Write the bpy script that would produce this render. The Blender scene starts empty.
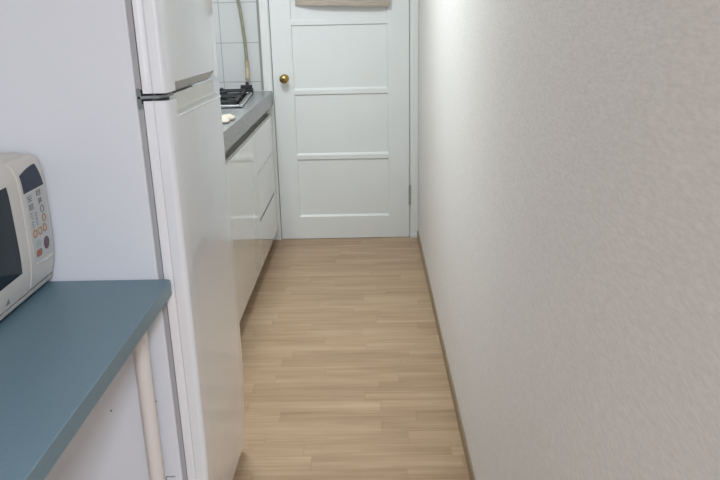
import bpy, bmesh, math, random
from mathutils import Vector, Matrix, Quaternion
random.seed(7)
PI = math.pi
SC = bpy.context.scene
COL = SC.collection
ORG = {}                                   # world origin of every object built


# ------------------------------------------------------------------ materials
def new_mat(name):
    m = bpy.data.materials.new(name); m.use_nodes = True
    nt = m.node_tree
    return m, nt, nt.nodes['Principled BSDF']

def N(nt, typ, **kw):
    n = nt.nodes.new(typ)
    for k, v in kw.items(): setattr(n, k, v)
    return n

def plain(name, col, rough=.5, metal=0, bump=0, bscale=60, var=0, vscale=8, spec=.5, coat=0, stretch=(1, 1, 1), coat_rough=.03):
    """flat paint / plastic / metal with optional fine bump and slight colour variation"""
    m, nt, b = new_mat(name)
    b.inputs['Base Color'].default_value = (*col, 1)
    b.inputs['Roughness'].default_value = rough
    b.inputs['Metallic'].default_value = metal
    b.inputs['Specular IOR Level'].default_value = spec
    b.inputs['Coat Weight'].default_value = coat
    b.inputs['Coat Roughness'].default_value = coat_rough
    tc = N(nt, 'ShaderNodeTexCoord'); mp = N(nt, 'ShaderNodeMapping')
    mp.inputs['Scale'].default_value = stretch
    nt.links.new(tc.outputs['Object'], mp.inputs['Vector'])
    if var:
        n = N(nt, 'ShaderNodeTexNoise'); n.inputs['Scale'].default_value = vscale; n.inputs['Detail'].default_value = 4
        nt.links.new(mp.outputs['Vector'], n.inputs['Vector'])
        r = N(nt, 'ShaderNodeValToRGB')
        r.color_ramp.elements[0].position = .3; r.color_ramp.elements[1].position = .7
        r.color_ramp.elements[0].color = (*[c * (1 - var) for c in col], 1)
        r.color_ramp.elements[1].color = (*[min(1, c * (1 + var)) for c in col], 1)
        nt.links.new(n.outputs['Fac'], r.inputs['Fac']); nt.links.new(r.outputs['Color'], b.inputs['Base Color'])
    if bump:
        n2 = N(nt, 'ShaderNodeTexNoise'); n2.inputs['Scale'].default_value = bscale; n2.inputs['Detail'].default_value = 3
        nt.links.new(mp.outputs['Vector'], n2.inputs['Vector'])
        bp = N(nt, 'ShaderNodeBump'); bp.inputs['Strength'].default_value = bump; bp.inputs['Distance'].default_value = .002
        nt.links.new(n2.outputs['Fac'], bp.inputs['Height']); nt.links.new(bp.outputs['Normal'], b.inputs['Normal'])
    return m

def floor_mat():
    """light oak strip laminate: narrow strips running across the corridor, each its own tone, joints staggered"""
    m, nt, b = new_mat('oak_laminate')
    L = nt.links.new
    tc = N(nt, 'ShaderNodeTexCoord'); sp = N(nt, 'ShaderNodeSeparateXYZ'); L(tc.outputs['Object'], sp.inputs[0])
    def M(op, a, b_=None):
        n = N(nt, 'ShaderNodeMath', operation=op)
        for i, v in enumerate((a, b_)):
            if v is None: continue
            if isinstance(v, (int, float)): n.inputs[i].default_value = v
            else: L(v, n.inputs[i])
        return n.outputs[0]
    row_f = M('DIVIDE', sp.outputs['Y'], .066); row = M('FLOOR', row_f); rfr = M('FRACT', row_f)
    wn = N(nt, 'ShaderNodeTexWhiteNoise', noise_dimensions='1D'); L(row, wn.inputs['W'])
    col_f = M('ADD', M('DIVIDE', sp.outputs['X'], .46), M('MULTIPLY', wn.outputs['Value'], 7.3))
    colm = M('FLOOR', col_f); cfr = M('FRACT', col_f)
    cb = N(nt, 'ShaderNodeCombineXYZ'); L(colm, cb.inputs[0]); L(row, cb.inputs[1])
    wn2 = N(nt, 'ShaderNodeTexWhiteNoise', noise_dimensions='2D'); L(cb.outputs[0], wn2.inputs['Vector'])
    # grain, stretched along the strip, shifted per strip
    cb2 = N(nt, 'ShaderNodeCombineXYZ')
    L(M('ADD', M('MULTIPLY', sp.outputs['X'], 3.0), M('MULTIPLY', wn2.outputs['Value'], 40)), cb2.inputs[0])
    L(M('MULTIPLY', sp.outputs['Y'], 70.0), cb2.inputs[1])
    gn = N(nt, 'ShaderNodeTexNoise'); gn.inputs['Scale'].default_value = 1; gn.inputs['Detail'].default_value = 6
    gn.inputs['Roughness'].default_value = .65; gn.inputs['Distortion'].default_value = .6
    L(cb2.outputs[0], gn.inputs['Vector'])
    cb3 = N(nt, 'ShaderNodeCombineXYZ')
    L(M('ADD', M('MULTIPLY', sp.outputs['X'], 1.6), M('MULTIPLY', wn2.outputs['Value'], 17)), cb3.inputs[0])
    L(M('MULTIPLY', sp.outputs['Y'], 17.0), cb3.inputs[1])
    g2 = N(nt, 'ShaderNodeTexNoise'); g2.inputs['Scale'].default_value = 1; g2.inputs['Detail'].default_value = 3
    L(cb3.outputs[0], g2.inputs['Vector'])
    tone = M('ADD', M('ADD', M('MULTIPLY', wn2.outputs['Value'], .09), M('MULTIPLY', gn.outputs['Fac'], .52)), M('MULTIPLY', g2.outputs['Fac'], .40))
    r = N(nt, 'ShaderNodeValToRGB'); e = r.color_ramp.elements
    e[0].position = .25; e[0].color = (.27, .172, .100, 1)
    e[1].position = .82; e[1].color = (.59, .445, .305, 1)
    k = e.new(.52); k.color = (.435, .303, .192, 1)
    L(tone, r.inputs['Fac'])
    # faint joint lines
    jr = M('LESS_THAN', rfr, .035); jc = M('LESS_THAN', cfr, .006); j = M('MAXIMUM', jr, jc)
    mx = N(nt, 'ShaderNodeMix', data_type='RGBA'); mx.blend_type = 'MULTIPLY'
    L(M('MULTIPLY', j, .22), mx.inputs[0]); L(r.outputs['Color'], mx.inputs[6]); mx.inputs[7].default_value = (.45, .36, .28, 1)
    L(mx.outputs[2], b.inputs['Base Color'])
    b.inputs['Roughness'].default_value = .42; b.inputs['Specular IOR Level'].default_value = .35
    bp = N(nt, 'ShaderNodeBump'); bp.inputs['Strength'].default_value = .06; bp.inputs['Distance'].default_value = .001
    L(gn.outputs['Fac'], bp.inputs['Height']); L(bp.outputs['Normal'], b.inputs['Normal'])
    return m

def wallpaper_mat():
    """off-white woven-look wallpaper: fine horizontal dashes in relief"""
    m, nt, b = new_mat('woven_wallpaper'); L = nt.links.new
    tc = N(nt, 'ShaderNodeTexCoord')
    def noise(scale, detail):
        mp = N(nt, 'ShaderNodeMapping'); mp.inputs['Scale'].default_value = scale
        L(tc.outputs['Object'], mp.inputs['Vector'])
        n = N(nt, 'ShaderNodeTexNoise'); n.inputs['Scale'].default_value = 1; n.inputs['Detail'].default_value = detail
        L(mp.outputs['Vector'], n.inputs['Vector']); return n
    a = noise((70, 70, 300), 3); c = noise((330, 330, 60), 2); d = noise((25, 25, 45), 3)
    ad = N(nt, 'ShaderNodeMath', operation='ADD'); L(a.outputs['Fac'], ad.inputs[0]); L(c.outputs['Fac'], ad.inputs[1])
    ad2 = N(nt, 'ShaderNodeMath', operation='MULTIPLY_ADD'); L(d.outputs['Fac'], ad2.inputs[0]); ad2.inputs[1].default_value = .8; L(ad.outputs[0], ad2.inputs[2])
    bp = N(nt, 'ShaderNodeBump'); bp.inputs['Strength'].default_value = .16; bp.inputs['Distance'].default_value = .0013
    L(ad2.outputs[0], bp.inputs['Height']); L(bp.outputs['Normal'], b.inputs['Normal'])
    r = N(nt, 'ShaderNodeValToRGB'); e = r.color_ramp.elements
    e[0].position = .3; e[0].color = (.70, .675, .65, 1); e[1].position = .68; e[1].color = (.785, .76, .735, 1)
    L(a.outputs['Fac'], r.inputs['Fac']); L(r.outputs['Color'], b.inputs['Base Color'])
    b.inputs['Roughness'].default_value = .85; b.inputs['Specular IOR Level'].default_value = .12
    return m

def tile_mat():
    """glazed pale ceramic wall tile with grey grout (X-Z plane)"""
    m, nt, b = new_mat('white_wall_tile'); L = nt.links.new
    tc = N(nt, 'ShaderNodeTexCoord'); mp = N(nt, 'ShaderNodeMapping')
    mp.inputs['Rotation'].default_value = (-PI / 2, 0, 0)
    L(tc.outputs['Object'], mp.inputs['Vector'])
    br = N(nt, 'ShaderNodeTexBrick'); br.offset = 0; br.squash = 1
    br.inputs['Scale'].default_value = 1; br.inputs['Brick Width'].default_value = .245; br.inputs['Row Height'].default_value = .2135
    br.inputs['Mortar Size'].default_value = .0022; br.inputs['Mortar Smooth'].default_value = .2; br.inputs['Bias'].default_value = 0
    br.inputs['Color1'].default_value = (.61, .625, .625, 1); br.inputs['Color2'].default_value = (.585, .60, .60, 1); br.inputs['Mortar'].default_value = (.36, .36, .345, 1)
    L(mp.outputs['Vector'], br.inputs['Vector']); L(br.outputs['Color'], b.inputs['Base Color'])
    bp = N(nt, 'ShaderNodeBump'); bp.invert = True; bp.inputs['Strength'].default_value = .5; bp.inputs['Distance'].default_value = .002
    L(br.outputs['Fac'], bp.inputs['Height']); L(bp.outputs['Normal'], b.inputs['Normal'])
    b.inputs['Roughness'].default_value = .18
    return m

def speckle_mat():
    """grey speckled synthetic stone"""
    m, nt, b = new_mat('grey_speckled_stone'); L = nt.links.new
    tc = N(nt, 'ShaderNodeTexCoord')
    n = N(nt, 'ShaderNodeTexNoise'); n.inputs['Scale'].default_value = 260; n.inputs['Detail'].default_value = 2
    n2 = N(nt, 'ShaderNodeTexVoronoi'); n2.inputs['Scale'].default_value = 170
    L(tc.outputs['Object'], n.inputs['Vector']); L(tc.outputs['Object'], n2.inputs['Vector'])
    a = N(nt, 'ShaderNodeMath', operation='MULTIPLY_ADD'); L(n2.outputs['Color'], a.inputs[0]); a.inputs[1].default_value = .35; L(n.outputs['Fac'], a.inputs[2])
    r = N(nt, 'ShaderNodeValToRGB'); e = r.color_ramp.elements
    e[0].position = .4; e[0].color = (.15, .155, .152, 1); e[1].position = .9; e[1].color = (.30, .31, .312, 1)
    L(a.outputs[0], r.inputs['Fac']); L(r.outputs['Color'], b.inputs['Base Color'])
    b.inputs['Roughness'].default_value = .25
    return m

def linen_mat():
    """coarse beige weave, threads running across"""
    m, nt, b = new_mat('beige_weave'); L = nt.links.new
    tc = N(nt, 'ShaderNodeTexCoord'); mp = N(nt, 'ShaderNodeMapping'); mp.inputs['Scale'].default_value = (9, 9, 190)
    L(tc.outputs['Object'], mp.inputs['Vector'])
    n = N(nt, 'ShaderNodeTexNoise'); n.inputs['Scale'].default_value = 1; n.inputs['Detail'].default_value = 4
    L(mp.outputs['Vector'], n.inputs['Vector'])
    r = N(nt, 'ShaderNodeValToRGB'); e = r.color_ramp.elements
    e[0].position = .3; e[0].color = (.31, .265, .215, 1); e[1].position = .72; e[1].color = (.53, .465, .39, 1)
    L(n.outputs['Fac'], r.inputs['Fac']); L(r.outputs['Color'], b.inputs['Base Color'])
    bp = N(nt, 'ShaderNodeBump'); bp.inputs['Strength'].default_value = .4; bp.inputs['Distance'].default_value = .001
    L(n.outputs['Fac'], bp.inputs['Height']); L(bp.outputs['Normal'], b.inputs['Normal'])
    b.inputs['Roughness'].default_value = .85
    return m

MT = dict(
    floor=floor_mat(), paper=wallpaper_mat(), tile=tile_mat(), stone=speckle_mat(), linen=linen_mat(),
    ceil=plain('ceiling_paint', (.80, .80, .78), .8, bump=.1, bscale=90),
    wall=plain('wall_paint', (.72, .71, .69), .8, bump=.1, bscale=90),
    taupe=plain('toned_down_wall_paint', (.27, .255, .235), .85, bump=.1, bscale=90),  # darker than the other walls to offset burn-out from the room lamp
    skirt=plain('brown_skirting', (.285, .215, .14), .5, var=.12, vscale=20, stretch=(1, .2, 4)),
    door=plain('white_door_paint', (.73, .755, .75), .42, bump=.06, bscale=14, var=.015, vscale=4),
    frame=plain('white_frame_paint', (.72, .745, .735), .4, bump=.05, bscale=20),
    brass=plain('aged_brass', (.42, .29, .10), .22, metal=1, var=.15, vscale=40),
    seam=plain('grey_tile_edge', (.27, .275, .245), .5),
    hinge=plain('dull_steel', (.50, .51, .50), .33, metal=.9, var=.15, vscale=60),
    fridge=plain('white_fridge_enamel', (.752, .785, .825), .12, bump=.008, bscale=5, coat=.8),
    fside=plain('lavender_lit_fridge_steel', (.70, .735, .79), .42, bump=.03, bscale=220),  # white steel; the bluish cast of the room light is in this colour
    gasket=plain('gasket_and_groove_shade_grey', (.37, .375, .39), .6),
    dark=plain('dark_plastic', (.028, .028, .03), .55),
    grip=plain('shaded_grip_plastic', (.47, .475, .45), .45),  # freezer grip faces down; that shade is put into this grey
    gripw=plain('pale_grip_plastic', (.63, .635, .60), .4),
    hplate=plain('grey_hinge_plate', (.19, .21, .215), .45, metal=.3),
    cab=plain('gloss_white_cabinet', (.66, .67, .65), .06, bump=.006, bscale=4, coat=1),
    carc=plain('cabinet_carcass', (.40, .385, .345), .55),
    toe=plain('toe_kick_board', (.26, .20, .14), .6, var=.1),
    alu=plain('grey_grip_rail', (.40, .40, .385), .35, metal=.4),
    steel=plain('stainless_steel', (.60, .61, .61), .28, metal=1, var=.05, vscale=50),
    iron=plain('black_enamel_iron', (.006, .0065, .009), .5, bump=.1, bscale=120),
    enamel=plain('black_gloss_enamel', (.010, .011, .014), .16, var=.1),
    hose=plain('yellowed_rubber_hose', (.265, .255, .19), .5, var=.12, vscale=30),
    hosefit=plain('beige_hose_fitting', (.43, .36, .25), .45, var=.1, vscale=60),
    cloth=plain('cream_cotton', (.50, .455, .38), .9, bump=.5, bscale=160, var=.05, vscale=40),
    teal=plain('teal_table_laminate', (.143, .238, .295), .36, bump=.05, bscale=300, var=.03, vscale=120),
    tealedge=plain('teal_edge_band', (.135, .212, .248), .45),
    leg=plain('white_leg_paint', (.72, .685, .665), .35),
    mw=plain('warm_white_plastic', (.64, .625, .59), .45, bump=.04, bscale=300),
    mwp=plain('pale_panel_film', (.53, .54, .535), .4),
    glass=plain('dark_oven_glass', (.010, .020, .027), .10, spec=.22),
    lcd=plain('dark_blue_display', (.016, .028, .055), .22, spec=.25),
    ring=plain('orange_ring_print', (.42, .25, .11), .5),
    ink=plain('grey_icon_print', (.20, .22, .23), .5),
    teal2=plain('pale_teal_button', (.36, .47, .45), .45),
    maroon=plain('dark_maroon_button', (.12, .07, .085), .45),
    red=plain('brick_red_button', (.38, .14, .085), .45),
    mark=plain('dark_grey_mark', (.06, .06, .065), .6),
)


# ------------------------------------------------------------------ mesh helpers
def BM(): return bmesh.new()

def box(bm, x0, x1, y0, y1, z0, z1):
    vs = [bm.verts.new((x, y, z)) for x in (x0, x1) for y in (y0, y1) for z in (z0, z1)]
    for f in ((0, 1, 3, 2), (4, 6, 7, 5), (0, 4, 5, 1), (2, 3, 7, 6), (0, 2, 6, 4), (1, 5, 7, 3)):
        bm.faces.new([vs[i] for i in f])
    return bm

def prism(bm, pts, lo, hi, axis='z'):
    """extrude a closed outline; axis z: pts are (x,y); axis y: (x,z); axis x: (y,z)"""
    def P(a, b, c):
        return {'z': (a, b, c), 'y': (a, c, b), 'x': (c, a, b)}[axis]
    A = [bm.verts.new(P(a, b, lo)) for a, b in pts]; B = [bm.verts.new(P(a, b, hi)) for a, b in pts]
    n = len(pts)
    bm.faces.new(A[::-1]); bm.faces.new(B)
    for i in range(n): bm.faces.new((A[i], A[(i + 1) % n], B[(i + 1) % n], B[i]))
    return bm

def tube(bm, pts, r, seg=14, caps=True):
    """round bar along a polyline; r a number or one radius per point"""
    pts = [Vector(p) for p in pts]; n = len(pts)
    rs = r if isinstance(r, (list, tuple)) else [r] * n
    t = (pts[1] - pts[0]).normalized()
    up = Vector((0, 0, 1)) if abs(t.z) < .9 else Vector((1, 0, 0))
    u = t.cross(up).normalized(); rings = []
    for i, p in enumerate(pts):
        tt = (pts[min(i + 1, n - 1)] - pts[max(i - 1, 0)]).normalized()
        u = (u - tt * u.dot(tt)).normalized(); w = tt.cross(u)
        rings.append([bm.verts.new(p + (u * math.cos(2 * PI * k / seg) + w * math.sin(2 * PI * k / seg)) * rs[i]) for k in range(seg)])
    for a, b in zip(rings, rings[1:]):
        for k in range(seg): bm.faces.new((a[k], a[(k + 1) % seg], b[(k + 1) % seg], b[k]))
    if caps: bm.faces.new(rings[0][::-1]); bm.faces.new(rings[-1])
    return bm

def lathe(bm, prof, c, axis, seg=28):
    """prof: (distance along axis, radius) list, revolved about axis through c"""
    c = Vector(c); a = Vector(axis).normalized()
    u = a.cross(Vector((0, 0, 1)) if abs(a.z) < .9 else Vector((1, 0, 0))).normalized(); w = a.cross(u)
    rings = []
    for d, r in prof:
        if r < 1e-6: rings.append([bm.verts.new(c + a * d)])
        else: rings.append([bm.verts.new(c + a * d + (u * math.cos(2 * PI * k / seg) + w * math.sin(2 * PI * k / seg)) * r) for k in range(seg)])
    for A, B in zip(rings, rings[1:]):
        for k in range(seg):
            k2 = (k + 1) % seg
            if len(A) == 1 and len(B) == 1: continue
            if len(A) == 1: bm.faces.new((A[0], B[k2], B[k]))
            elif len(B) == 1: bm.faces.new((A[k], A[k2], B[0]))
            else: bm.faces.new((A[k], A[k2], B[k2], B[k]))
    for R, rev in ((rings[0], True), (rings[-1], False)):
        if len(R) > 1: bm.faces.new(R[::-1] if rev else R)
    return bm

def arc(cx, cy, r, a0, a1, n=6):
    return [(cx + r * math.cos(math.radians(a0 + (a1 - a0) * i / n)), cy + r * math.sin(math.radians(a0 + (a1 - a0) * i / n))) for i in range(n + 1)]

def spline(pts, n=8):
    """smooth path through points (Catmull-Rom)"""
    P = [Vector(p) for p in pts]; P = [2 * P[0] - P[1]] + P + [2 * P[-1] - P[-2]]; out = []
    for i in range(1, len(P) - 2):
        for k in range(n):
            t = k / n; a, b, c, d = P[i - 1:i + 3]
            out.append(.5 * ((2 * b) + (c - a) * t + (2 * a - 5 * b + 4 * c - d) * t * t + (3 * b - a - 3 * c + d) * t ** 3))
    return out + [P[-2]]

def obj(name, bm, mat, parent=None, origin=None, bevel=0, segs=2, smooth=False, label=None, cut=None):
    """link one mesh object; bm holds world coordinates. A child shares its parent's origin."""
    bmesh.ops.recalc_face_normals(bm, faces=bm.faces)
    o0 = Vector(origin) if origin is not None else (ORG[parent] if parent is not None else Vector((0, 0, 0)))
    bmesh.ops.translate(bm, verts=bm.verts, vec=-o0)
    me = bpy.data.meshes.new(name); bm.to_mesh(me); bm.free()
    o = bpy.data.objects.new(name, me); COL.objects.link(o)
    for mm in (mat if isinstance(mat, (list, tuple)) else [mat]): me.materials.append(mm)
    if parent is not None:
        o.parent = parent; o.location = o0 - ORG[parent]
    else: o.location = o0
    ORG[o] = o0
    if cut is not None:                     # carve the cutter out and keep the carved mesh
        c = obj('cutter', cut, mat)
        c.location = (0, 0, 0)
        md = o.modifiers.new('carve', 'BOOLEAN'); md.object = c; md.operation = 'DIFFERENCE'; md.solver = 'EXACT'
        bpy.context.view_layer.update()
        ev = o.evaluated_get(bpy.context.evaluated_depsgraph_get())
        me2 = bpy.data.meshes.new_from_object(ev); me2.name = name
        o.modifiers.clear(); o.data = me2
        ORG.pop(c); bpy.data.objects.remove(c, do_unlink=True)
        me = me2
    if bevel:
        md = o.modifiers.new('edge', 'BEVEL'); md.width = bevel; md.segments = segs; md.limit_method = 'ANGLE'; md.angle_limit = math.radians(40)
        md.harden_normals = True
    if smooth or bevel:
        me.shade_smooth()
        if not bevel:
            es = [e for e in me.edges]
            me.set_sharp_from_angle(angle=math.radians(38))
    if label: o['label'] = label
    return o

def thing(name, loc, label, cat, group=None):
    o = bpy.data.objects.new(name, None); COL.objects.link(o); o.location = loc; o.empty_display_size = .1
    ORG[o] = Vector(loc); o['label'] = label; o['category'] = cat
    if group: o['group'] = group
    return o

def tag(o, label, cat, group=None):
    o['label'] = label; o['category'] = cat
    if group: o['group'] = group
    return o

def struct(o): o['kind'] = 'structure'; return o


# ------------------------------------------------------------------ the room
D = 4.148          # door plane
XW = .279          # right wall
XL = -1.13         # left wall
HC = 2.30
FX0, FX1 = -.5945, .2785       # door frame, outer edges
LX0, LX1 = -.5386, .2275       # door leaf
LH = 1.985

struct(obj('floor', box(BM(), -1.25, 2.4, -2.5, 4.3, -.05, 0), MT['floor']))
struct(obj('ceiling', box(BM(), -1.25, 2.4, -2.5, 4.3, HC, HC + .05), MT['ceil']))
struct(obj('wall_left', box(BM(), -1.25, XL, -2.5, 4.3, 0, HC), MT['wall']))
bm = BM(); box(bm, XW, XW + .10, .508, 4.3, 0, HC)
struct(obj('wall_right', bm, MT['paper']))
struct(obj('wall_partition', box(BM(), XW + .10, 2.4, .508, .608, 0, HC), MT['taupe']))
struct(obj('wall_rear', box(BM(), XL, 2.3, -2.5, -2.4, 0, HC), MT['wall']))
struct(obj('wall_side', box(BM(), 2.3, 2.4, -2.4, .5, 0, HC), MT['wall']))
# end wall: tiled part left of the door, and the lintel above it; its object origin sets the tile grid
struct(obj('wall_back', box(BM(), XL, FX0, D, D + .12, 0, HC), MT['tile'], origin=(-.8175 - .245 * 2, D, .9355 - .2135 * 5)))
struct(obj('wall_lintel', box(BM(), FX0, XW, D, D + .12, LH + .05, HC), MT['wall']))
# skirting along the right wall, its top edge rounded
bm = BM(); prism(bm, [(XW, 0), (XW - .006, 0), (XW - .006, .040), (XW - .003, .046), (XW, .047)], .512, D - .016, 'y')
struct(obj('baseboard_right', bm, MT['skirt']))
# pale casing where the wall ends, at the near right
bm = BM(); box(bm, XW - .0008, XW + .112, .462, .5079, 0, 2.1)
struct(obj('trim_1', bm, MT['frame'], bevel=.002))

# ---- door frame (trim), with small foot blocks
bm = BM()
prism(bm, [(FX0, D + .10), (FX0, D - .004), (LX0 - .012, D - .004), (LX0 - .004, D + .004), (LX0 - .004, D + .10)], 0, LH + .05, 'z')
prism(bm, [(FX1, D + .10), (FX1, D - .004), (LX1 + .010, D - .004), (LX1 + .003, D + .004), (LX1 + .003, D + .10)], 0, LH + .05, 'z')
box(bm, LX0 - .004, LX1 + .003, D - .004, D + .10, LH + .004, LH + .05)
box(bm, LX0 - .004, LX1 + .003, D + .046, D + .10, 0, LH + .004)       # closing stop behind the leaf
for x0, x1 in ((FX0, LX0 - .006), (LX1 + .005, FX1 - .001)): box(bm, x0, x1, D - .014, D + .02, 0, .022)
struct(obj('trim_2', bm, MT['frame'], bevel=.002))
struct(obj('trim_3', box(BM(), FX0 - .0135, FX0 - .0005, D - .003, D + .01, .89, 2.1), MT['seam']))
# ---- door leaf: five recessed panels with bevelled surrounds
PX0, PX1 = -.426, .108
pan = [(.1378, .4854), (.5090, .8585), (.8815, 1.2356), (1.258, 1.610), (1.640, 1.880)]
def door_leaf():
    bm = BM()
    y0 = D; yb = D + .042; dp = .0085; bv = .012; bt = .005
    xs = [LX0, PX0, PX1, LX1]
    zs = [.003]
    for a, b in pan: zs += [a, b]
    zs.append(LH)
    holes = {(1, 1 + 2 * i) for i in range(len(pan))}
    for i in range(3):
        for j in range(len(zs) - 1):
            x0, x1, z0, z1 = xs[i], xs[i + 1], zs[j], zs[j + 1]
            if (i, j) in holes:
                o_ = [(x0, z0), (x1, z0), (x1, z1), (x0, z1)]
                i_ = [(x0 + bv * .5, z0 + bv), (x1 - bv * .5, z0 + bv), (x1 - bv * .5, z1 - bt), (x0 + bv * .5, z1 - bt)]
                O = [bm.verts.new((x, y0, z)) for x, z in o_]; I = [bm.verts.new((x, y0 + dp, z)) for x, z in i_]
                for k in range(4): bm.faces.new((O[k], O[(k + 1) % 4], I[(k + 1) % 4], I[k]))
                bm.faces.new(I)
            else:
                bm.faces.new([bm.verts.new((x, y0, z)) for x, z in ((x0, z0), (x1, z0), (x1, z1), (x0, z1))])
    x0, x1, z0, z1 = LX0, LX1, zs[0], LH
    for q in (((x0, y0, z0), (x0, yb, z0), (x0, yb, z1), (x0, y0, z1)), ((x1, y0, z0), (x1, yb, z0), (x1, yb, z1), (x1, y0, z1)),
              ((x0, y0, z0), (x1, y0, z0), (x1, yb, z0), (x0, yb, z0)), ((x0, y0, z1), (x1, y0, z1), (x1, yb, z1), (x0, yb, z1)),
              ((x0, yb, z0), (x1, yb, z0), (x1, yb, z1), (x0, yb, z1))):
        bm.faces.new([bm.verts.new(v) for v in q])
    bmesh.ops.remove_doubles(bm, verts=bm.verts, dist=1e-5)
    return bm
door = struct(obj('door_1', door_leaf(), MT['door'], origin=(LX1, D, 0)))
KN = (-.4735, D, .9500)
kn = obj('door_knob', lathe(BM(), [(d_, r_ * .86) for d_, r_ in [(0, .0275), (.004, .0275), (.008, .022), (.010, .0125), (.030, .0115), (.036, .018), (.044, .0265), (.052, .0285), (.059, .0265), (.064, .020), (.067, .010), (.0675, .0085), (.066, .007), (.066, 0)]],
         KN, (0, -1, 0)), MT['brass'], door, smooth=True, label='round aged brass door knob')
obj('keyhole', lathe(BM(), [(.0655, .0048), (.0672, .0048), (.0672, 0)], KN, (0, -1, 0), 14), MT['dark'], kn)
def hinge(z0, z1):
    bm = BM(); xh = (LX1 + .0015)
    n = 5; h = (z1 - z0) / n
    for i in range(n):
        tube(bm, [(xh, D - .0075, z0 + i * h + .0008), (xh, D - .0075, z0 + (i + 1) * h - .0008)], .0068, 12)
    tube(bm, [(xh, D - .0075, z0 - .005), (xh, D - .0075, z1 + .005)], .0042, 10)
    box(bm, xh - .006, xh + .0045, D - .005, D - .0005, z0, z1)
    return bm
obj('hinge', hinge(.205, .318), MT['hinge'], door, label='dull grey steel hinge')
obj('hinge', hinge(1.66, 1.773), MT['hinge'], door, label='dull grey steel hinge')

# ------------------------------------------------------------------ woven hanging on the door
def hanging():
    bm = BM(); x0, x1 = -.3945, .1205; z1 = 1.71
    nx, nz = 26, 14; t = .006; g = {}
    for i in range(nx + 1):
        u = i / nx; x = x0 + (x1 - x0) * u
        zb = 1.3420 - .0205 * u - .0025 * math.sin(PI * u)
        gap = .0015 + .024 * min(1, u / .26) ** .7 * (1 - .25 * max(0, (u - .8) / .2))
        for j in range(nz + 1):
            v = j / nz; z = zb + (z1 - zb) * v
            y = D - .001 - gap * (1 - v) ** 1.2
            g[i, j, 0] = bm.verts.new((x, y, z)); g[i, j, 1] = bm.verts.new((x, y - t, z))
    for i in range(nx):
        for j in range(nz):
            for k in (0, 1): bm.faces.new((g[i, j, k], g[i + 1, j, k], g[i + 1, j + 1, k], g[i, j + 1, k]))
    for i in range(nx):
        for j in (0, nz): bm.faces.new((g[i, j, 0], g[i + 1, j, 0], g[i + 1, j, 1], g[i, j, 1]))
    for j in range(nz):
        for i in (0, nx): bm.faces.new((g[i, j, 0], g[i, j + 1, 0], g[i, j + 1, 1], g[i, j, 1]))
    return bm
wh = thing('wall_hanging', (-.137, D - .004, 1.335), 'beige woven hanging pinned to the upper panels of the white door', 'wall hanging')
obj('woven_panel', hanging(), MT['linen'], wh, smooth=True)
# narrow folded hem along the lower edge
bm = BM(); pts = []
for i in range(14):
    u = .30 + .66 * i / 13; x = -.3945 + .515 * u
    pts.append((x, D - .001 - (.0015 + .024 * (1 - .25 * max(0, (u - .8) / .2))) - .0062, 1.3420 - .0205 * u - .0025 * math.sin(PI * u) + .006))
tube(bm, pts, .0022, 8)
obj('hem', bm, MT['linen'], wh, smooth=True)

# ------------------------------------------------------------------ refrigerator
YS, YF = 1.463, 1.953           # near side, far side
XG, XF = -.4490, -.3895         # gasket plane, door face
ZB = .040
fr = thing('refrigerator', (-1.04, 1.708, 0), 'white two-door refrigerator with freezer on top, between the teal table and the kitchen counter', 'refrigerator')
bm = BM(); box(bm, -1.10, XG - .0095, YS, YF, .03, 1.62)
body = obj('cabinet_body', bm, MT['fside'], fr, bevel=.005, segs=3, label='white side panel, lavender room light in its colour')
for (x, z) in ((-.6045, .433), (-.4985, .455)):
    obj('screw_plug', lathe(BM(), [(0, .0022), (.0012, .0018), (.0012, 0)], (x, YS, z), (0, -1, 0), 10), MT['mark'], body)
bm = BM(); box(bm, -.497, -.4755, YS - .0008, YS + .001, .2515, .2530); box(bm, -.4980, -.4966, YS - .0008, YS + .001, .243, .2530)
obj('side_slot', bm, MT['mark'], body)
bm = BM(); box(bm, -1.06, -.47, YS + .03, YF - .03, 0.006, .031)
obj('base_grille', bm, MT['dark'], fr)
for x in (-1.04, -.50):
    for y in (YS + .05, YF - .05):
        dz = -.0037 if x > -.8 else 0          # front feet screwed out: the fridge leans back a little
        obj('foot', lathe(BM(), [(dz, .017), (.010, .017), (.012, .010), (.03, .010)], (x, y, 0), (0, 0, 1), 16), MT['dark'], fr)

def door_outline():
    """plan of a fridge door, seen from above: stepped near edge, slightly bowed face, rounded corners"""
    x0 = XG + .0025; p = []
    p.append((x0, YF)); p.append((x0, YS + .001))
    p += [(-.4305, YS + .001), (-.4275, YS + .0030), (-.4245, YS + .0035), (-.4215, YS + .0008)]
    p += [(x, y) for x, y in arc(XF - .011, YS + .011, .011, -90, 0, 7)]
    n = 8
    for i in range(1, n): 
        t = i / n; y = YS + .011 + (YF - .009 - YS - .011) * t
        p.append((XF + .0007 * 4 * t * (1 - t), y))
    p += arc(XF - .009, YF - .009, .009, 0, 90, 5)
    return p
OUT = door_outline()
def sag(bm):
    """the parting line between the two doors drops a little towards the grip side"""
    for v in bm.verts:
        z = v.co.z; w = (z - ZB) / (1.146 - ZB) if z < 1.146 else (1.60 - z) / (1.60 - 1.146)
        v.co.z -= .015 * (v.co.y - YS) * max(0, min(1, w))
        k = max(0, min(1, (v.co.x + .44) / .035))          # the face runs back a little towards the hinge and the floor
        v.co.x -= k * (.0065 * (YF - v.co.y) / (YF - YS) + .0135 * max(0, (.36 - z) / .32) ** 1.6)
    return bm
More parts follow.
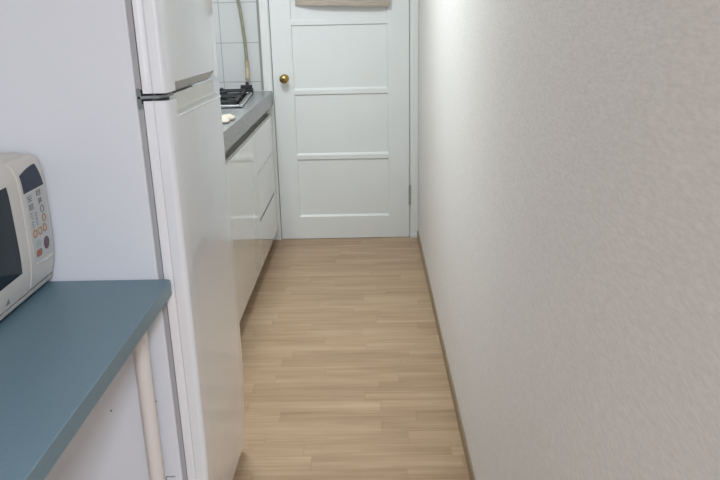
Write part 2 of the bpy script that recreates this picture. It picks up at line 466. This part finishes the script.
def panel(z0, z1):
    bm = BM(); rings = []
    for z in [z0] + [q for q in (.085, .13, .18, .23, .29, .36) if z0 < q < z1] + [z1]:
        rings.append([bm.verts.new((x, y, z)) for x, y in OUT])
    n = len(OUT); bm.faces.new(rings[0][::-1]); bm.faces.new(rings[-1])
    for a, b in zip(rings, rings[1:]):
        for i in range(n): bm.faces.new((a[i], a[(i + 1) % n], b[(i + 1) % n], b[i]))
    return sag(bm)
ZS0, ZS1 = 1.1345, 1.1510       # gap between the two doors
HY0, HY1 = 1.523, 1.892
HL = YF - .010                 # far end of the lower grip         # the grips
# lower door with a scooped grip in its top edge
cut = sag(prism(BM(), [(XF + .02, 1.0962), (XF - .0005, 1.0957), (XF - .013, 1.1025), (XF - .016, 1.1105), (XF - .016, 1.2), (XF + .02, 1.2)], HY0, HL, 'y'))
fd = obj('fridge_door', panel(ZB, ZS0), MT['fridge'], fr, bevel=.004, segs=3, cut=cut, label='glossy white lower door')
bm = BM(); prism(bm, [(XF - .0008, 1.0960), (XF - .0130, 1.1029), (XF - .0158, 1.1105), (XF - .0158, 1.1405), (XF - .0142, 1.1405), (XF - .0142, 1.1115), (XF - .0120, 1.1051), (XF - .0008, 1.0992)], HY0 + .0004, HL - .0004, 'y')
sag(bm)
obj('grip', bm, MT['gripw'], fd, label='pale scooped grip at the door top')
obj('grip_lip', sag(tube(BM(), [(XF + .0006, HY0 + .004 + (HL - HY0 - .008) * i / 6, 1.0972) for i in range(7)], .0034, 10)), MT['fridge'], fd, smooth=True)
# upper door with a sloping grip under its lower edge
cut = sag(prism(BM(), [(XF + .02, 1.10), (XF + .02, 1.1665), (XF - .003, 1.1665), (XF - .022, 1.1440), (XF - .022, 1.10)], HY0 + .003, HY1 + .012, 'y'))
fz = obj('freezer_door', panel(ZS1 - .002, 1.60), MT['fridge'], fr, bevel=.004, segs=3, cut=cut, label='glossy white freezer door')
bm = BM(); prism(bm, [(XF - .0012, 1.1663), (XF - .003, 1.1663), (XF - .0218, 1.1442), (XF - .0200, 1.1442)], HY0 + .0034, HY1 + .0116, 'y')
sag(bm)
obj('grip', bm, MT['grip'], fz, label='sloping grip strip, shade in its grey colour')
for z0, z1 in ((ZB + .01, ZS0 - .006), (ZS1 + .006, 1.59)):
    bm = BM()
    box(bm, XG - .0090, XG + .0010, YS + .0015, YF - .005, z0, z1); sag(bm)
    obj('gasket', bm, MT['gasket'], fd if z0 < .5 else fz)
    obj('seal_lip', sag(box(BM(), XG + .0002, XG + .0028, YS + .006, YF - .006, z0, z1)), MT['dark'], fd if z0 < .5 else fz)
# middle hinge on the near side
bm = BM(); prism(bm, [(XG - .0085, YS - .0018), (XG - .001, YS - .0018), (-.4420, YS + .003), (-.415, YS + .006), (-.403, YS + .020), (-.403, YS + .07), (XG - .0085, YS + .07)], 1.1385, 1.1450, 'z')
box(bm, XG - .0085, XG - .0005, YS - .0018, YS + .004, 1.119, 1.160)
tube(bm, [(-.430, YS + .022, 1.130), (-.430, YS + .022, 1.155)], .006, 12)
obj('hinge_plate', bm, MT['hplate'], fr, bevel=.0012)

fr.rotation_euler = (0, -.0068, 0)

# ------------------------------------------------------------------ kitchen counter run
XC = -.5505
CY0 = 1.985
# drawer unit by the door
def rail(y0, y1, p):
    bm = BM(); prism(bm, [(XC - .030, .7570), (XC + .0005, .7570), (XC + .0005, .7705), (XC - .004, .7705), (XC - .004, .7620), (XC - .030, .7620)], y0, y1, 'y')
    return obj('grip_rail', bm, MT['alu'], p)
def unit(name, y0, y1, label, cat):
    t = thing(name, (XC - .25, (y0 + y1) / 2, 0), label, cat)
    bm = BM()
    box(bm, XL + .004, XC - .021, y0, y1, .082, .757); box(bm, XL + .004, XC - .030, y0, y1, .757, .800)
    obj('carcass', bm, MT['carc'], t)
    obj('bottom_strip', box(BM(), XC - .021, XC - .004, y0 + .001, y1 - .001, .0800, .0890), MT['carc'], t)
    obj('toe_kick', box(BM(), XC - .120, XC - .105, y0, y1, 0, .082), MT['toe'], t)
    rail(y0 + .001, y1 - .001, t)
    return t
Y1, Y2 = 3.420, 4.060
du = unit('drawer_unit', Y1, Y2, 'gloss white drawer unit under the counter, right beside the white door', 'drawer unit')
def front(z0, z1, y0, y1, groove):
    """a drawer front; its top edge has a bevelled finger groove, closed at the near end"""
    bm = BM(); box(bm, XC - .020, XC, y0, y1, z0, z1)
    return bm
for k, (z0, z1) in enumerate(((.090, .3120), (.3285, .5535), (.5560, .7550))):
    dr = obj('drawer', front(z0, z1, Y1 + .001, Y2 - .001, True), MT['cab'], du, bevel=.0025, segs=2)
    if k < 2:
        g = BM(); zt = (.3120, .5535)[k]; zn = (.3285, .5560)[k]
        box(g, XC - .0205, XC - .014, Y1 + .004, Y2 - .002, zt, zn)
        obj('finger_groove', g, MT['cab'] if k else MT['gasket'], dr)  # lower groove grey: the shade inside it is put into the colour
        # closed near end of the groove
        e = BM(); box(e, XC - .014, XC, Y1 + .001, Y1 + .012, zt - .002, zn + .002)
        obj('groove_end', e, MT['cab'], dr)
obj('filler_strip', box(BM(), XC - .06, XC - .012, Y2, D - .006, .082, .800), MT['cab'], du)
bc = unit('base_cabinet', CY0, Y1 - .001, 'gloss white two-door base cabinet between the refrigerator and the drawer unit', 'base cabinet')
ym = 2.72
for a, b in ((CY0 + .001, ym - .001), (ym + .001, Y1 - .002)):
    obj('cabinet_door', box(BM(), XC - .020, XC, a, b, .090, .755), MT['cab'], bc, bevel=.0025, segs=2)

# worktop with a raised drip lip on its front edge
XT = -.546
bm = BM(); prism(bm, [(XL + .002, .803), (XT, .803), (XT, .8835), (XL + .002, .8835)], CY0 - .01, D - .006, 'y')
wt = tag(obj('worktop', bm, MT['stone'], origin=(-.84, 3.06, .803), bevel=.004), 'grey speckled worktop with a rounded front edge over the white base cabinets', 'worktop')

# ------------------------------------------------------------------ gas stove on the worktop
ZT = .8835
SX0, SX1, SY0, SY1 = -1.04, -.590, 3.385, 3.960
st = thing('gas_stove', (SX1, SY0, ZT), 'low stainless gas stove with black pan grates on the grey worktop', 'gas stove')
bm = BM()
prism(bm, [(SX0, ZT + .004), (SX1, ZT + .004), (SX1, ZT + .012), (SX1 - .004, ZT + .015), (SX1 - .016, ZT + .015), (SX1 - .022, ZT + .010), (SX0 + .012, ZT + .010), (SX0 + .008, ZT + .018), (SX0, ZT + .018)], SY0, SY1, 'y')
for y0, y1 in ((SY0, SY0 + .014), (SY1 - .014, SY1)): box(bm, SX0 + .001, SX1 - .001, y0, y1, ZT + .004, ZT + .015)
tray = obj('tray', bm, MT['steel'], st, bevel=.0015, label='stainless steel tray')
for x in (SX0 + .04, SX1 - .04):
    for y in (SY0 + .05, SY1 - .05): obj('foot', lathe(BM(), [(0, .014), (.005, .012)], (x, y, ZT), (0, 0, 1), 14), MT['dark'], st)
obj('hob_plate', box(BM(), SX0 + .02, SX1 - .022, SY0 + .018, SY1 - .018, ZT + .0095, ZT + .0118), MT['enamel'], st, bevel=.001, label='glossy black hob plate')
def grate(cx, cy, h=.118, zt=.038):
    bm = BM(); r = .0085; z0 = ZT + .014; z1 = ZT + zt
    c = [(cx - h, cy - h), (cx + h, cy - h), (cx + h, cy + h), (cx - h, cy + h)]
    for i in range(4):
        (xa, ya), (xb, yb) = c[i], c[(i + 1) % 4]
        tube(bm, [(xa, ya, z1 - .010), (xb, yb, z1 - .010)], r, 10)
        tube(bm, [(xa, ya, z1), (xa, ya, z0)], r * 1.15, 10)
        xm_, ym_ = (xa + xb) / 2, (ya + yb) / 2
        tube(bm, spline([(xm_, ym_, z1 - .010), (xm_ + (cx - xm_) * .12, ym_ + (cy - ym_) * .12, z1), (cx + (xm_ - cx) * .34, cy + (ym_ - cy) * .34, z1), ], 5), r, 10)
        box(bm, xm_ - .008, xm_ + .008, ym_ - .008, ym_ + .008, z0, z1 - .006)
    return bm
def burner(cx, cy):
    bm = BM(); lathe(bm, [(0, .052), (.008, .052), (.012, .040), (.022, .040), (.026, .036), (.028, 0)], (cx, cy, ZT + .011), (0, 0, 1), 24); return bm
for cy in (3.530, 3.815):
    b_ = obj('burner', burner(SX1 - .155, cy), MT['iron'], st, smooth=True)
    obj('drip_ring', lathe(BM(), [(0, .088), (.003, .088), (.004, .058), (0.0, .055)], (SX1 - .155, cy, ZT + .0120), (0, 0, 1), 28), MT['steel'], b_)
    obj('pan_grate', grate(SX1 - .155, cy), MT['iron'], st, label='black enamelled pan grate')
# black gas cock at the far end, where the hose plugs in
bm = BM(); hx, hy = -.622, 4.020
box(bm, hx - .036, hx + .034, hy - .055, hy + .014, ZT + .0005, ZT + .030)
box(bm, hx - .030, hx + .032, hy - .050, hy - .028, ZT + .030, ZT + .050)
lathe(bm, [(0, .021), (.006, .021), (.009, .016), (.009, 0)], (hx, hy - .012, ZT + .030), (0, 0, 1), 18)
box(bm, hx - .0055, hx + .030, hy - .020, hy - .003, ZT + .036, ZT + .042)
obj('gas_cock', bm, MT['iron'], st, bevel=.003, label='black gas cock at the far end')

st.rotation_euler = (0, 0, math.radians(4.2))

# ------------------------------------------------------------------ gas hose on the tiled wall
HP = [(-.745, 4.085, 2.296), (-.738, 4.095, 1.80), (-.7180, 4.11, 1.50), (-.7000, 4.11, 1.3736), (-.6900, 4.11, 1.2964), (-.6810, 4.11, 1.1913), (-.6765, 4.11, 1.1114), (-.6755, 4.108, 1.030), (-.672, 4.09, .975), (-.672, 4.058, .940)]
gh = thing('gas_hose', (-.672, 4.058, .940), 'yellowed rubber gas hose running down the white tiles to the stove', 'gas hose')
obj('hose', tube(BM(), spline(HP, 8), .0088, 12), MT['hose'], gh, smooth=True)
bm = BM(); tube(bm, [(-.6760, 4.1095, 1.050), (-.6758, 4.109, 1.040), (-.6755, 4.1085, 1.030), (-.6745, 4.1035, 1.005)], [.0135, .0135, .0115, .0115], 14)
tube(bm, [(-.6745, 4.104, 1.010), (-.672, 4.090, .975), (-.672, 4.074, .9555)], [.0125, .0122, .0112], 14)
obj('hose_fitting', bm, MT['hosefit'], gh, smooth=True, label='beige hose fitting')
bm = BM(); tube(bm, [(-.672, 4.056, .9378), (-.672, 4.036, .912)], .010, 12)
obj('nozzle', bm, MT['iron'], gh)

# ------------------------------------------------------------------ crumpled cream cloth on the worktop
def lump(bm, c, r, seed):
    rnd = random.Random(seed)
    v0 = len(bm.verts); bmesh.ops.create_icosphere(bm, subdivisions=3, radius=1)
    bm.verts.ensure_lookup_table()
    ph = [rnd.uniform(0, 6) for _ in range(6)]
    for v in bm.verts[v0:]:
        d = v.co.copy(); a = math.atan2(d.y, d.x)
        s = 1 + .10 * math.sin(3 * a + ph[0]) + .07 * math.sin(5 * a + ph[1]) + .06 * math.sin(7 * d.x + ph[2]) * math.cos(6 * d.y + ph[3])
        z = max(d.z, -.55) + .10 * math.sin(8 * d.x + ph[4]) * (d.z > 0)
        v.co = Vector((c[0] + d.x * r[0] * s, c[1] + d.y * r[1] * s, c[2] + (z + .55) * r[2]))
bm = BM()
lump(bm, (-.603, 2.920, ZT + .001), (.036, .055, .0135), 3)
lump(bm, (-.588, 2.995, ZT + .001), (.032, .044, .0150), 9)
tag(obj('dishcloth', bm, MT['cloth'], origin=(-.60, 2.96, ZT), smooth=True), 'small crumpled cream cloth on the grey worktop, in front of the gas stove', 'cloth')

# ------------------------------------------------------------------ teal dining table
TZ = .7584; TX1 = -.4340; TY1 = 1.4600; TX0 = -1.122; TY0 = .18
tb = thing('dining_table', ((TX0 + TX1) / 2, (TY0 + TY1) / 2, 0), 'teal-topped table with round white legs beside the refrigerator, under the microwave', 'table')
def rounded(x0, x1, y0, y1, r):
    return arc(x1 - r, y1 - r, r, 0, 90, 6) + arc(x0 + r, y1 - r, r, 90, 180, 6) + arc(x0 + r, y0 + r, r, 180, 270, 6) + arc(x1 - r, y0 + r, r, 270, 360, 6)
top = obj('tabletop', prism(BM(), rounded(TX0, TX1, TY0, TY1, .012), TZ - .033, TZ, 'z'), MT['teal'], tb, bevel=.0018, segs=2, label='teal laminate tabletop')
for x in (TX1 - .0715, TX0 + .08):
    for y in (TY1 - .040, TY0 + .06):
        bm = BM(); tube(bm, [(x, y, .004), (x, y, TZ - .033)], .0172, 20)
        lg = obj('leg', bm, MT['leg'], tb, smooth=True)
        obj('foot_cap', lathe(BM(), [(0, .018), (.003, .0195), (.020, .0195), (.022, .0174)], (x, y, 0), (0, 0, 1), 18), MT['dark'], lg, smooth=True)
for y in (TY1 - .20, TY0 + .17):
    obj('underframe_rail', box(BM(), TX0 + .22, TX1 - .30, y, y + .03, TZ - .065, TZ - .0332), MT['leg'], tb)

# ------------------------------------------------------------------ microwave on the table
MX1, MX0, MY0, MY1 = -.690, -1.045, .975, 1.4535
MZ0, MZ1 = TZ + .012, 1.043
mw = thing('microwave', ((MX0 + MX1) / 2, (MY0 + MY1) / 2, TZ), 'off-white microwave oven with dark glass door on the teal table', 'microwave')
bm = BM(); pr = [(MX0, MZ0 + .004)] + [(MX1 - .012, MZ0 + .004), (MX1 - .012, MZ1 - .020)] + arc(MX1 - .032, MZ1 - .020, .020, 0, 90, 5)[1:] + arc(MX0 + .015, MZ1 - .015, .015, 90, 180, 5)
prism(bm, pr, MY0, MY1, 'y')
obj('casing', bm, MT['mw'], mw, bevel=.006, segs=3)
for x in (MX0 + .05, MX1 - .06):
    for y in (MY0 + .05, MY1 - .05): obj('foot', lathe(BM(), [(0, .013), (.0175, .015)], (x, y, TZ), (0, 0, 1), 16), MT['dark'], mw)
def fx(z):
    """front face of the microwave: a gentle vertical bulge"""
    t = (z - MZ0) / (MZ1 - MZ0); return MX1 + .018 * (1 - abs(2 * t - 1.0) ** (3 if t < .5 else 7)) if 0 < t < 1 else MX1
def front_slab(y0, y1, z0, z1, back=.012, taper=0):
    """bulged slab of the front, between two heights, running y0..y1"""
    pts = [(MX1 - back, z0), ]
    n = 30
    for i in range(n + 1):
        z = z0 + (z1 - z0) * i / n; pts.append((fx(z), z))
    pts.append((MX1 - back, z1))
    return prism(BM(), pts, y0, y1, 'y')
YG = 1.338
# lower plinth strip
obj('plinth', front_slab(MY0, MY1 - .001, MZ0, MZ0 + .0085), MT['mw'], mw, bevel=.002)
md = obj('oven_door', front_slab(MY0 + .001, YG - .0008, MZ0 + .0108, MZ1 - .002), MT['mw'], mw, bevel=.004, segs=3)
cp = obj('control_panel', front_slab(YG + .0004, MY1 - .0005, MZ0 + .0108, MZ1 - .002), MT['mw'], mw, bevel=.006, segs=3)
def patch(pts, lift=.0007, th=.0012, m=6):
    """thin printed or inset patch that follows the bulged front; pts are (y,z) corners, in order"""
    bm = BM(); n = len(pts)
    cy = sum(p[0] for p in pts) / n; cz = sum(p[1] for p in pts) / n
    rings = []
    for k in range(m + 1):
        s = 1 - k / m
        rings.append([(cy + (y - cy) * s, cz + (z - cz) * s) for y, z in pts] if s > 0 else [(cy, cz)])
    V = [[bm.verts.new((fx(z) + lift, y, z)) for y, z in R] for R in rings]
    for a, b in zip(V, V[1:]):
        for i in range(n):
            j = (i + 1) % n
            if len(b) == 1: bm.faces.new((a[i], a[j], b[0]))
            else: bm.faces.new((a[i], a[j], b[j], b[i]))
    B = [bm.verts.new((fx(z) + lift - th, y, z)) for y, z in rings[0]]
    for i in range(n): bm.faces.new((V[0][i], V[0][(i + 1) % n], B[(i + 1) % n], B[i]))
    return bm
def dense(pts, k=8):
    out = []
    for i in range(len(pts)):
        a, b = pts[i], pts[(i + 1) % len(pts)]
        out += [(a[0] + (b[0] - a[0]) * t / k, a[1] + (b[1] - a[1]) * t / k) for t in range(k)]
    return out
def rrect(y0, y1, z0, z1, r): return arc(y1 - r, z1 - r, r, 0, 90, 4) + arc(y0 + r, z1 - r, r, 90, 180, 4) + arc(y0 + r, z0 + r, r, 180, 270, 4) + arc(y1 - r, z0 + r, r, 270, 360, 4)
def disc(y, z, ry, rz=None, n=20): return [(y + ry * math.cos(2 * PI * i / n), z + (rz or ry) * math.sin(2 * PI * i / n)) for i in range(n)]
obj('window', patch(dense([(1.035, .829), (1.301, .834), (1.294, 1.006), (1.035, 1.006)], 10), .0006, .002, 10), MT['glass'], md, label='dark glass window')
obj('emblem', patch(dense([(1.236, .793), (1.252, .793), (1.244, .805)], 2), .0006, .001, 3), MT['ink'], md)
obj('display', patch(dense([(1.353, .978), (1.4405, .978), (1.4275, 1.0235), (1.412, 1.0235), (1.385, 1.0205), (1.353, 1.014)], 5), .0008, .0015, 8), MT['lcd'], cp, label='dark blue display')
obj('button_film', patch(dense([(1.356, .8335), (1.440, .8335), (1.440, .975), (1.356, .975)], 10), .0005, .001, 10), MT['mwp'], cp)
def ring(y, z, r0, r1, mat, name='button_ring'):
    bm = BM(); n = 22
    a = [bm.verts.new((fx(z + r0 * math.sin(2 * PI * i / n)) + .0016, y + r0 * math.cos(2 * PI * i / n), z + r0 * math.sin(2 * PI * i / n))) for i in range(n)]
    b = [bm.verts.new((fx(z + r1 * math.sin(2 * PI * i / n)) + .0016, y + r1 * math.cos(2 * PI * i / n), z + r1 * math.sin(2 * PI * i / n))) for i in range(n)]
    c = [bm.verts.new((v.co.x - .0012, v.co.y, v.co.z)) for v in a]
    d = [bm.verts.new((v.co.x - .0012, v.co.y, v.co.z)) for v in b]
    for i in range(n):
        j = (i + 1) % n
        bm.faces.new((a[i], a[j], b[j], b[i])); bm.faces.new((a[i], a[j], c[j], c[i])); bm.faces.new((b[i], b[j], d[j], d[i]))
    return obj(name, bm, mat, cp)
for y, z in ((1.371, .8925), (1.3935, .8925), (1.4160, .8930)):
    ring(y, z, .0085, .0058, MT['ring'])
ring(1.4190, .9135, .0082, .0060, MT['ring']); ring(1.4170, .9325, .0080, .0064, MT['ink'])
def glyph(y, z, h, w, marks):
    """small icon of short strokes, in a w x h cell"""
    bm = BM()
    for a, b, c, d in marks:
        y0, y1, z0, z1 = y - w / 2 + w * a, y - w / 2 + w * b, z - h / 2 + h * c, z - h / 2 + h * d
        x = fx((z0 + z1) / 2); box(bm, x + .0002, x + .0014, y0, y1, z0, z1)
    return obj('icon', bm, MT['ink'], cp)
A = [(0, .12, 0, 1), (.88, 1, 0, 1), (.12, .88, 0, .12), (.12, .88, .88, 1), (.3, .7, .3, .42), (.3, .7, .58, .70)]
B = [(0, 1, .85, 1), (0, 1, .42, .57), (0, 1, 0, .14), (.42, .58, .14, .42), (0, .14, .57, .85)]
C = [(.1, .9, .8, 1), (.1, .3, 0, .8), (.7, .9, .2, .8), (.45, .6, .3, .65)]
for y, z, g in ((1.4110, .9675, A), (1.4135, .9500, C), (1.3720, .9640, B), (1.3730, .9470, A)): glyph(y, z, .0115, .0165, g)
for y, z in ((1.369, .929), (1.370, .911), (1.387, .926), (1.388, .912)): glyph(y, z, .013, .008, [(0, 1, .88, 1), (0, .9, .5, .62), (.2, 1, .1, .22)])
obj('button', patch(rrect(1.368, 1.3905, .8625, .8765, .0055), .0012, .001, 4), MT['teal2'], cp, label='pale teal button')
obj('button', patch(disc(1.4150, .8610, .0120, .0135), .0014, .001, 4), MT['maroon'], cp, label='dark maroon round button')
obj('button', patch(rrect(1.3665, 1.3915, .8430, .8575, .006), .0012, .001, 4), MT['red'], cp, label='brick red button')
bm = BM(); q = [(1.366 + .074 * i / 10, .8315 - .0035 * math.sin(PI * i / 10) - .004 * i / 10) for i in range(11)]
tube(bm, [(fx(z) + .0004, y, z) for y, z in q], .0020, 8); obj('release_ridge', bm, MT['mw'], cp, smooth=True)

# ------------------------------------------------------------------ camera
cam = bpy.data.cameras.new('camera'); co = bpy.data.objects.new('camera', cam); COL.objects.link(co)
cam.sensor_fit = 'HORIZONTAL'; cam.sensor_width = 36; cam.lens = 722.05 / 720 * 36; cam.clip_start = .02
p, yw, r = .306855, -.016913, -.02271
f = Vector((math.sin(yw) * math.cos(p), math.cos(yw) * math.cos(p), -math.sin(p)))
rt = Vector((math.cos(yw), -math.sin(yw), 0)); up = rt.cross(f)
R_ = rt * math.cos(r) + up * math.sin(r); U_ = up * math.cos(r) - rt * math.sin(r)
m = Matrix((R_, U_, -f)).transposed().to_4x4(); m.translation = (0, 0, 1.302)
co.matrix_world = m
SC.camera = co

# ------------------------------------------------------------------ light
def area(name, loc, size, power, col, rot=(0, 0, 0), size_y=None, spread=PI):
    l = bpy.data.lights.new(name, 'AREA'); l.energy = power; l.color = col; l.size = size
    if size_y: l.shape = 'RECTANGLE'; l.size_y = size_y
    l.spread = spread
    o = bpy.data.objects.new(name, l); COL.objects.link(o); o.location = loc; o.rotation_euler = rot
    return o
area('kitchen_ceiling_light', (-.52, 2.65, HC - .02), .45, 16.5, (.90, .975, 1.0), size_y=.55)
area('room_ceiling_light', (.45, -1.35, HC - .02), .36, 50, (.92, .93, 1.0))
area('rear_area_light', (.6, -2.38, 1.45), 1.6, 4, (.82, .88, 1.0), rot=(PI / 2, 0, 0), size_y=1.2)  # broad bluish area light before the blank rear wall; no window is built
w = bpy.data.worlds.new('world'); SC.world = w; w.use_nodes = True
w.node_tree.nodes['Background'].inputs[0].default_value = (.6, .65, .7, 1)
w.node_tree.nodes['Background'].inputs[1].default_value = .3
SC.view_settings.view_transform = 'Standard'; SC.view_settings.look = 'None'; SC.view_settings.gamma = 1
SC.view_settings.use_curve_mapping = False
SC.view_settings.exposure = .75
